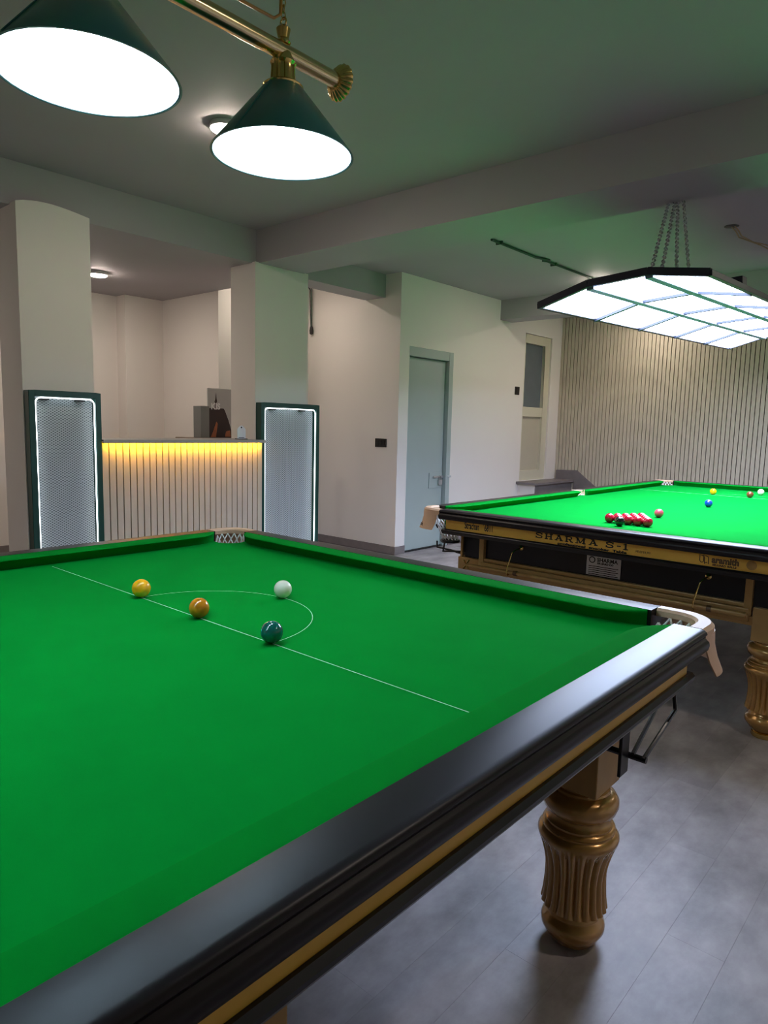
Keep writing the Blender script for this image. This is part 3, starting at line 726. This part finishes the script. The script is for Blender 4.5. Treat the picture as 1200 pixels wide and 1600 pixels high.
# rest hooks (part of the table) and the cross rest lying in them
for hx in (-0.455, 0.515):
    hk = MB().lathe([(0.013, 0), (0.014, -0.003), (0.008, -0.006), (0.003, -0.012)], 14, ax=1)
    hk.tube([(0, -0.008, 0), (-0.010, -0.055, -0.012), (-0.014, -0.072, -0.02), (-0.030, -0.092, -0.105), (-0.032, -0.092, -0.135), (-0.032, -0.078, -0.148), (-0.032, -0.064, -0.137)], 0.0034, 8)
    hk.build('rest_hook', BRASS, T2, smooth=True, loc=(hx, -1.7345+0.018, 0.685))
cr2 = empty('cross_rest', (T2X-0.76, T2Y-1.795, 0.562)); tag(cr2, 'gold cross rest hanging in hooks below the lettered board', 'rest')
MB().lathe([(0.009, 0.0), (0.010, 0.3), (0.0125, 0.8), (0.0135, 1.46)], 16, ax=0).build('shaft', GOLDW, cr2, smooth=True)
hd = MB()
for a in (0.7, 0.7+PI/2): hd.tube([(0, 0.035*math.cos(a), 0.035*math.sin(a)), (0, -0.035*math.cos(a), -0.035*math.sin(a))], 0.005, 8)
hd.build('cross_head', BRASS, cr2, smooth=True)
MB().lathe([(0.0145, 0.0), (0.0145, 0.02)], 12, ax=0).build('band', INKB, cr2, loc=(0.31, 0, 0)); MB().lathe([(0.0145, 0.0), (0.0145, 0.02)], 12, ax=0).build('band', INKB, cr2, loc=(1.30, 0, 0))

# ------------------------------------------------------------------ balls
BR = 0.02625
BM = {}
def ball(cn, c, x, y, zb, label, group):
    if cn not in BM: BM[cn] = MB().sphere(BR, segs=32, rings=20).mesh('snooker_ball', ball_mat(cn, c), smooth=True)
    o = link('snooker_ball', BM[cn], None, (x, y, zb+BR)); tag(o, label, 'ball', group); return o
G1 = 'balls on the near table'; G2 = 'balls on the far table'
Z1, Z2 = ZB+0.0004, ZB+0.006+0.0004
Cc = dict(yellow=(1.0, 0.44, 0.005), brown=(0.66, 0.23, 0.008), green=(0.004, 0.14, 0.11), white=(0.95, 0.91, 0.74), red=(0.52, 0.008, 0.03), pink=(0.75, 0.09, 0.14), blue=(0.005, 0.05, 0.38), black=(0.008, 0.008, 0.009), dbrown=(0.22, 0.05, 0.02))
ball('yellow', Cc['yellow'], -0.292, 0.002, Z1, 'yellow ball on the baulk line of the near table', G1)
ball('brown', Cc['brown'], 0, 0, Z1, 'orange brown ball in the middle of the near baulk line', G1)
ball('green', Cc['green'], 0.292, 0, Z1, 'dark green ball at the corner of the near D', G1)
ball('white', Cc['white'], -0.011, 0.29, Z1, 'white cue ball on the curve of the near D', G1)
ball('yellow', Cc['yellow'], T2X-0.28, 5.07+0.03, Z2, 'small yellow ball near the far end of far table', G2)
ball('dbrown', Cc['dbrown'], T2X+0.004, 5.08, Z2, 'brown ball beside the far white ball', G2)
ball('green', Cc['green'], T2X+0.292, 5.07, Z2, 'green ball beyond the brown ball on far table', G2)
ball('white', Cc['white'], 0.07, 5.434, Z2, 'white cue ball at the far end of far table', G2)
ball('blue', Cc['blue'], T2X-0.001, 4.0225, Z2, 'blue ball in the middle of the far table', G2)
ball('pink', Cc['pink'], T2X-0.018, 3.13, Z2, 'pink ball alone behind the racked reds', G2)
ball('black', Cc['black'], 0.046, 2.565, Z2, 'black ball just in front of the racked reds', G2)
ORD = ('first', 'second', 'third', 'fourth', 'fifth'); ROWN = ('row by the black', 'second row', 'middle row', 'two-ball row')
for r in range(5):
    for q in range(5-r):
        ball('red', Cc['red'], 0.054+(q-(4-r)/2)*0.0527, 2.662+r*0.0457, Z2, ('red ball at the tip of the rack, pointing at the pink' if r == 4 else '%s red ball from the door side, rack %s' % (ORD[q], ROWN[r])), 'racked red balls')

# ------------------------------------------------------------------ pendant light over the near table
pd = empty('pendant_light', (0, 0.737-HL, 2.30)); tag(pd, 'brass bar pendant with dark green cone shades over near table', 'pendant light')
BE = 1.0475+0.476
MB().lathe([(0.021, -BE+0.01), (0.021, BE-0.01)], 32, ax=1).build('bar', BARM, pd, smooth=True)
def fin_mod(i, a): return 0.0035*abs(math.sin(a*9)) * (1 if 1 <= i <= 5 else 0)
for sg in (-1, 1):
    prof = [(0.022, 0.0), (0.026, 0.002), (0.038, 0.012), (0.046, 0.022), (0.046, 0.027), (0.036, 0.032), (0.016, 0.028), (1e-5, 0.030)]
    prof = [(r, sg*z) for r, z in prof]
    MB().lathe(prof, 108, ax=1, mod=fin_mod).build('finial', BRASS, pd, smooth=True, loc=(0, sg*(BE-0.02), 0))
RR = 0.187; ZR = -0.258; ZT = -0.088
sh_me = MB().lathe([(0.046, ZT), (0.052, ZT-0.002), (RR+0.001, ZR+0.002), (RR+0.002, ZR), (RR-0.002, ZR), (RR-0.003, ZR+0.003), (0.049, ZT-0.006), (0.042, ZT-0.004)], 64).mesh('shade', SHADE, smooth=True)
li_me = MB().lathe([(RR-0.0045, ZR+0.001), (0.046, ZT-0.009), (1e-5, ZT-0.009)], 48, cap=False).mesh('lining', LINING, smooth=True)
bu_me = MB().lathe([(0.018, -0.095), (0.022, -0.115), (0.040, -0.14), (0.055, -0.17), (0.057, -0.19), (0.048, -0.212), (0.026, -0.226), (1e-5, -0.229)], 28).mesh('bulb', BULB, smooth=True)
def gal_mod(i, a): return -0.004*(math.sin(a*6) > 0.2) if 3 <= i <= 5 else 0
ga = [(0.051, -0.094), (0.054, -0.087), (0.050, -0.083), (0.034, -0.078), (0.032, -0.055), (0.031, -0.034), (0.034, -0.028), (0.030, -0.020), (0.024, -0.012), (0.020, 0.0)]
ga_me = MB().lathe(ga, 72, mod=gal_mod).mesh('gallery', BRASS, smooth=True)
se_me = MB().tube([(0.052*math.cos(0.9), 0.052*math.sin(0.9), ZT-0.001), ((RR+0.0015)*math.cos(0.9), (RR+0.0015)*math.sin(0.9), ZR+0.003)], 0.0018, 5).mesh('seam', SHADE)
SY = [1.3175-0.527*i for i in range(6)]
for y in SY:
    sh = link('shade', sh_me, pd, (0, y, 0))
    link('lining', li_me, sh); link('bulb', bu_me, sh)
    s1 = link('seam', se_me, sh); s1.rotation_euler.z = -2.25
    link('gallery', ga_me, pd, (0, y, 0))
def chain_mb(p0, p1, r=0.0016, ln=0.022, wd=0.011, seed=0, segs=8):
    mb = MB(); p0 = Vector(p0); p1 = Vector(p1); d = p1-p0; L_ = d.length; d.normalize()
    ax = d.cross(Vector((0.3, 1, 0.2))).normalized(); ay = d.cross(ax)
    n = max(2, int(L_/(ln*0.72))); st = L_/n
    for i in range(n):
        c = p0+d*(st*(i+0.5)); s_ = ax if i % 2 else ay
        P = []
        for k in range(segs):
            a = 2*PI*k/segs; P.append(c+d*(ln/2*math.cos(a))+s_*(wd/2*math.sin(a)))
        mb.tube(P, r, 5, closed=True)
    return mb
for y in (SY[0], SY[-1]):
    MB().lathe([(0.016, 0.018), (0.020, 0.022), (0.014, 0.032), (0.017, 0.045), (0.019, 0.055), (0.012, 0.062), (1e-5, 0.066)], 24).build('hanger', BRASS, pd, smooth=True, loc=(0, y, 0))
    MB().tube([(0.011*math.cos(2*PI*k/16), y, 0.072+0.011*math.sin(2*PI*k/16)) for k in range(16)], 0.0025, 6, closed=True).build('ring', BRASS, pd, smooth=True)
    tag(chain_mb((0, y, 0.080), (0, y, ZC1-2.30-0.01)).build('chain', BRASS, pd, smooth=True), kind='stuff')
    MB().lathe([(0.030, ZC1-2.30), (0.028, ZC1-2.30-0.012), (0.006, ZC1-2.30-0.018)], 20).build('ceiling_rose', BRASS, pd, smooth=True, loc=(0, y, 0))
y = SY[0]
MB().tube([(0.0, y-0.004, 0.30), (0.004, y-0.010, 0.15), (0.002, y-0.012, 0.085), (-0.002, y-0.03, 0.070), (-0.004, y-0.12, 0.068), (-0.003, y-0.25, 0.066), (0, y-0.42, 0.050), (0, y-0.58, 0.026)], 0.0042, 8).build('cord', mat('amber_cord', (0.45, 0.22, 0.04), 0.3, noise=0.1, nscale=40), pd, smooth=True)

# ------------------------------------------------------------------ panelled light over the far table
fx = empty('panel_light', (0.015, 2.413, 2.082), (0.030, -0.071, -0.022)); fx.rotation_mode = 'ZYX'
# M = Rz @ Rx @ Ry  -> set through a matrix
fx.rotation_mode = 'QUATERNION'
fx.rotation_quaternion = (Matrix.Rotation(-0.022, 3, 'Z') @ Matrix.Rotation(0.030, 3, 'X') @ Matrix.Rotation(-0.071, 3, 'Y')).to_quaternion()
tag(fx, 'arched panel light with dark frame hanging on chains over far table', 'panel light')
W1, W2, TH, LP = 0.305, 0.29, 0.213, 0.65
prof = [(-W1/2-W2*math.cos(TH), -W2*math.sin(TH)), (-W1/2, 0), (W1/2, 0), (W1/2+W2*math.cos(TH), -W2*math.sin(TH))]
LT = 5*LP
for i in range(3):
    a, b = Vector(prof[i]), Vector(prof[i+1]); d = (b-a).normalized(); n_ = Vector((-d.y, d.x))
    for k in range(5):
        p = a+d*0.018; q = b-d*0.018
        y0, y1 = k*LP+0.013, (k+1)*LP-0.013
        ring = [(p.x, p.y), (q.x, q.y), (q.x+n_.x*0.006, q.y+n_.y*0.006), (p.x+n_.x*0.006, p.y+n_.y*0.006)]
        MB().prism(ring, 1, y0, y1).build('diffuser_panel', LEDP, fx)
    for k in range(1, 5):
        ring = [(a.x-n_.x*0.014, a.y-n_.y*0.014), (b.x-n_.x*0.014, b.y-n_.y*0.014), (b.x+n_.x*0.010, b.y+n_.y*0.010), (a.x+n_.x*0.010, a.y+n_.y*0.010)]
        MB().prism(ring, 1, k*LP-0.014, k*LP+0.014).build('cross_bar', FIXM, fx)
    # end frames
    for y0, y1 in ((-0.016, 0.010), (LT-0.010, LT+0.016)):
        ring = [(a.x-n_.x*0.006, a.y-n_.y*0.006), (b.x-n_.x*0.006, b.y-n_.y*0.006), (b.x+n_.x*0.030, b.y+n_.y*0.030), (a.x+n_.x*0.030, a.y+n_.y*0.030)]
        MB().prism(ring, 1, y0, y1).build('end_frame', FIXF, fx)
    # opaque top cover
    ring = [(a.x+n_.x*0.018, a.y+n_.y*0.018), (b.x+n_.x*0.018, b.y+n_.y*0.018), (b.x+n_.x*0.024, b.y+n_.y*0.024), (a.x+n_.x*0.024, a.y+n_.y*0.024)]
    MB().prism(ring, 1, 0.0, LT).build('top_cover', FIXF, fx)
for i in (1, 2):
    a = Vector(prof[i]); MB().box(a.x-0.020, a.x+0.020, 0.012, LT-0.012, a.y-0.018, a.y+0.012).build('mullion', FIXB, fx, bevel=0.002)
for i, sg in ((0, -1), (3, 1)):
    a = Vector(prof[i]); MB().box(a.x-0.012, a.x+0.012, -0.01, LT+0.01, a.y-0.005, a.y+0.024).build('edge_rail', FIXF, fx, bevel=0.002)
dgm = Matrix.LocRotScale(Vector((0.015, 2.413, 2.082)), fx.rotation_quaternion, None); inv = dgm.inverted()
tops = [(-0.035, 3.155, ZBEAM), (0.003, 3.150, ZBEAM), (0.017, 3.155, ZBEAM), (0.052, 3.145, ZBEAM)]
bots = [inv @ Vector(q) for q in ((0.157, 2.474, 2.126), (0.197, 2.502, 2.126), (0.249, 2.555, 2.12), (0.298, 2.59, 2.11))]
for a, b in zip(tops, bots):
    tag(chain_mb(inv @ Vector(a), Vector(b), r=0.0026, ln=0.034, wd=0.018).build('chain', STEEL, fx, smooth=True), kind='stuff')
for a, b in zip([(0.0, 5.93, ZC2), (0.06, 5.93, ZC2)], [(-0.10, LT-0.55, 0.025), (0.12, LT-0.55, 0.025)]):
    tag(chain_mb(inv @ Vector(a), Vector(b), r=0.0026, ln=0.034, wd=0.018).build('chain', STEEL, fx, smooth=True), kind='stuff')
MB().box(0.30, 0.42, 0.55, 0.63, -0.03, 0.02).build('driver_box', FIXF, fx, bevel=0.004)
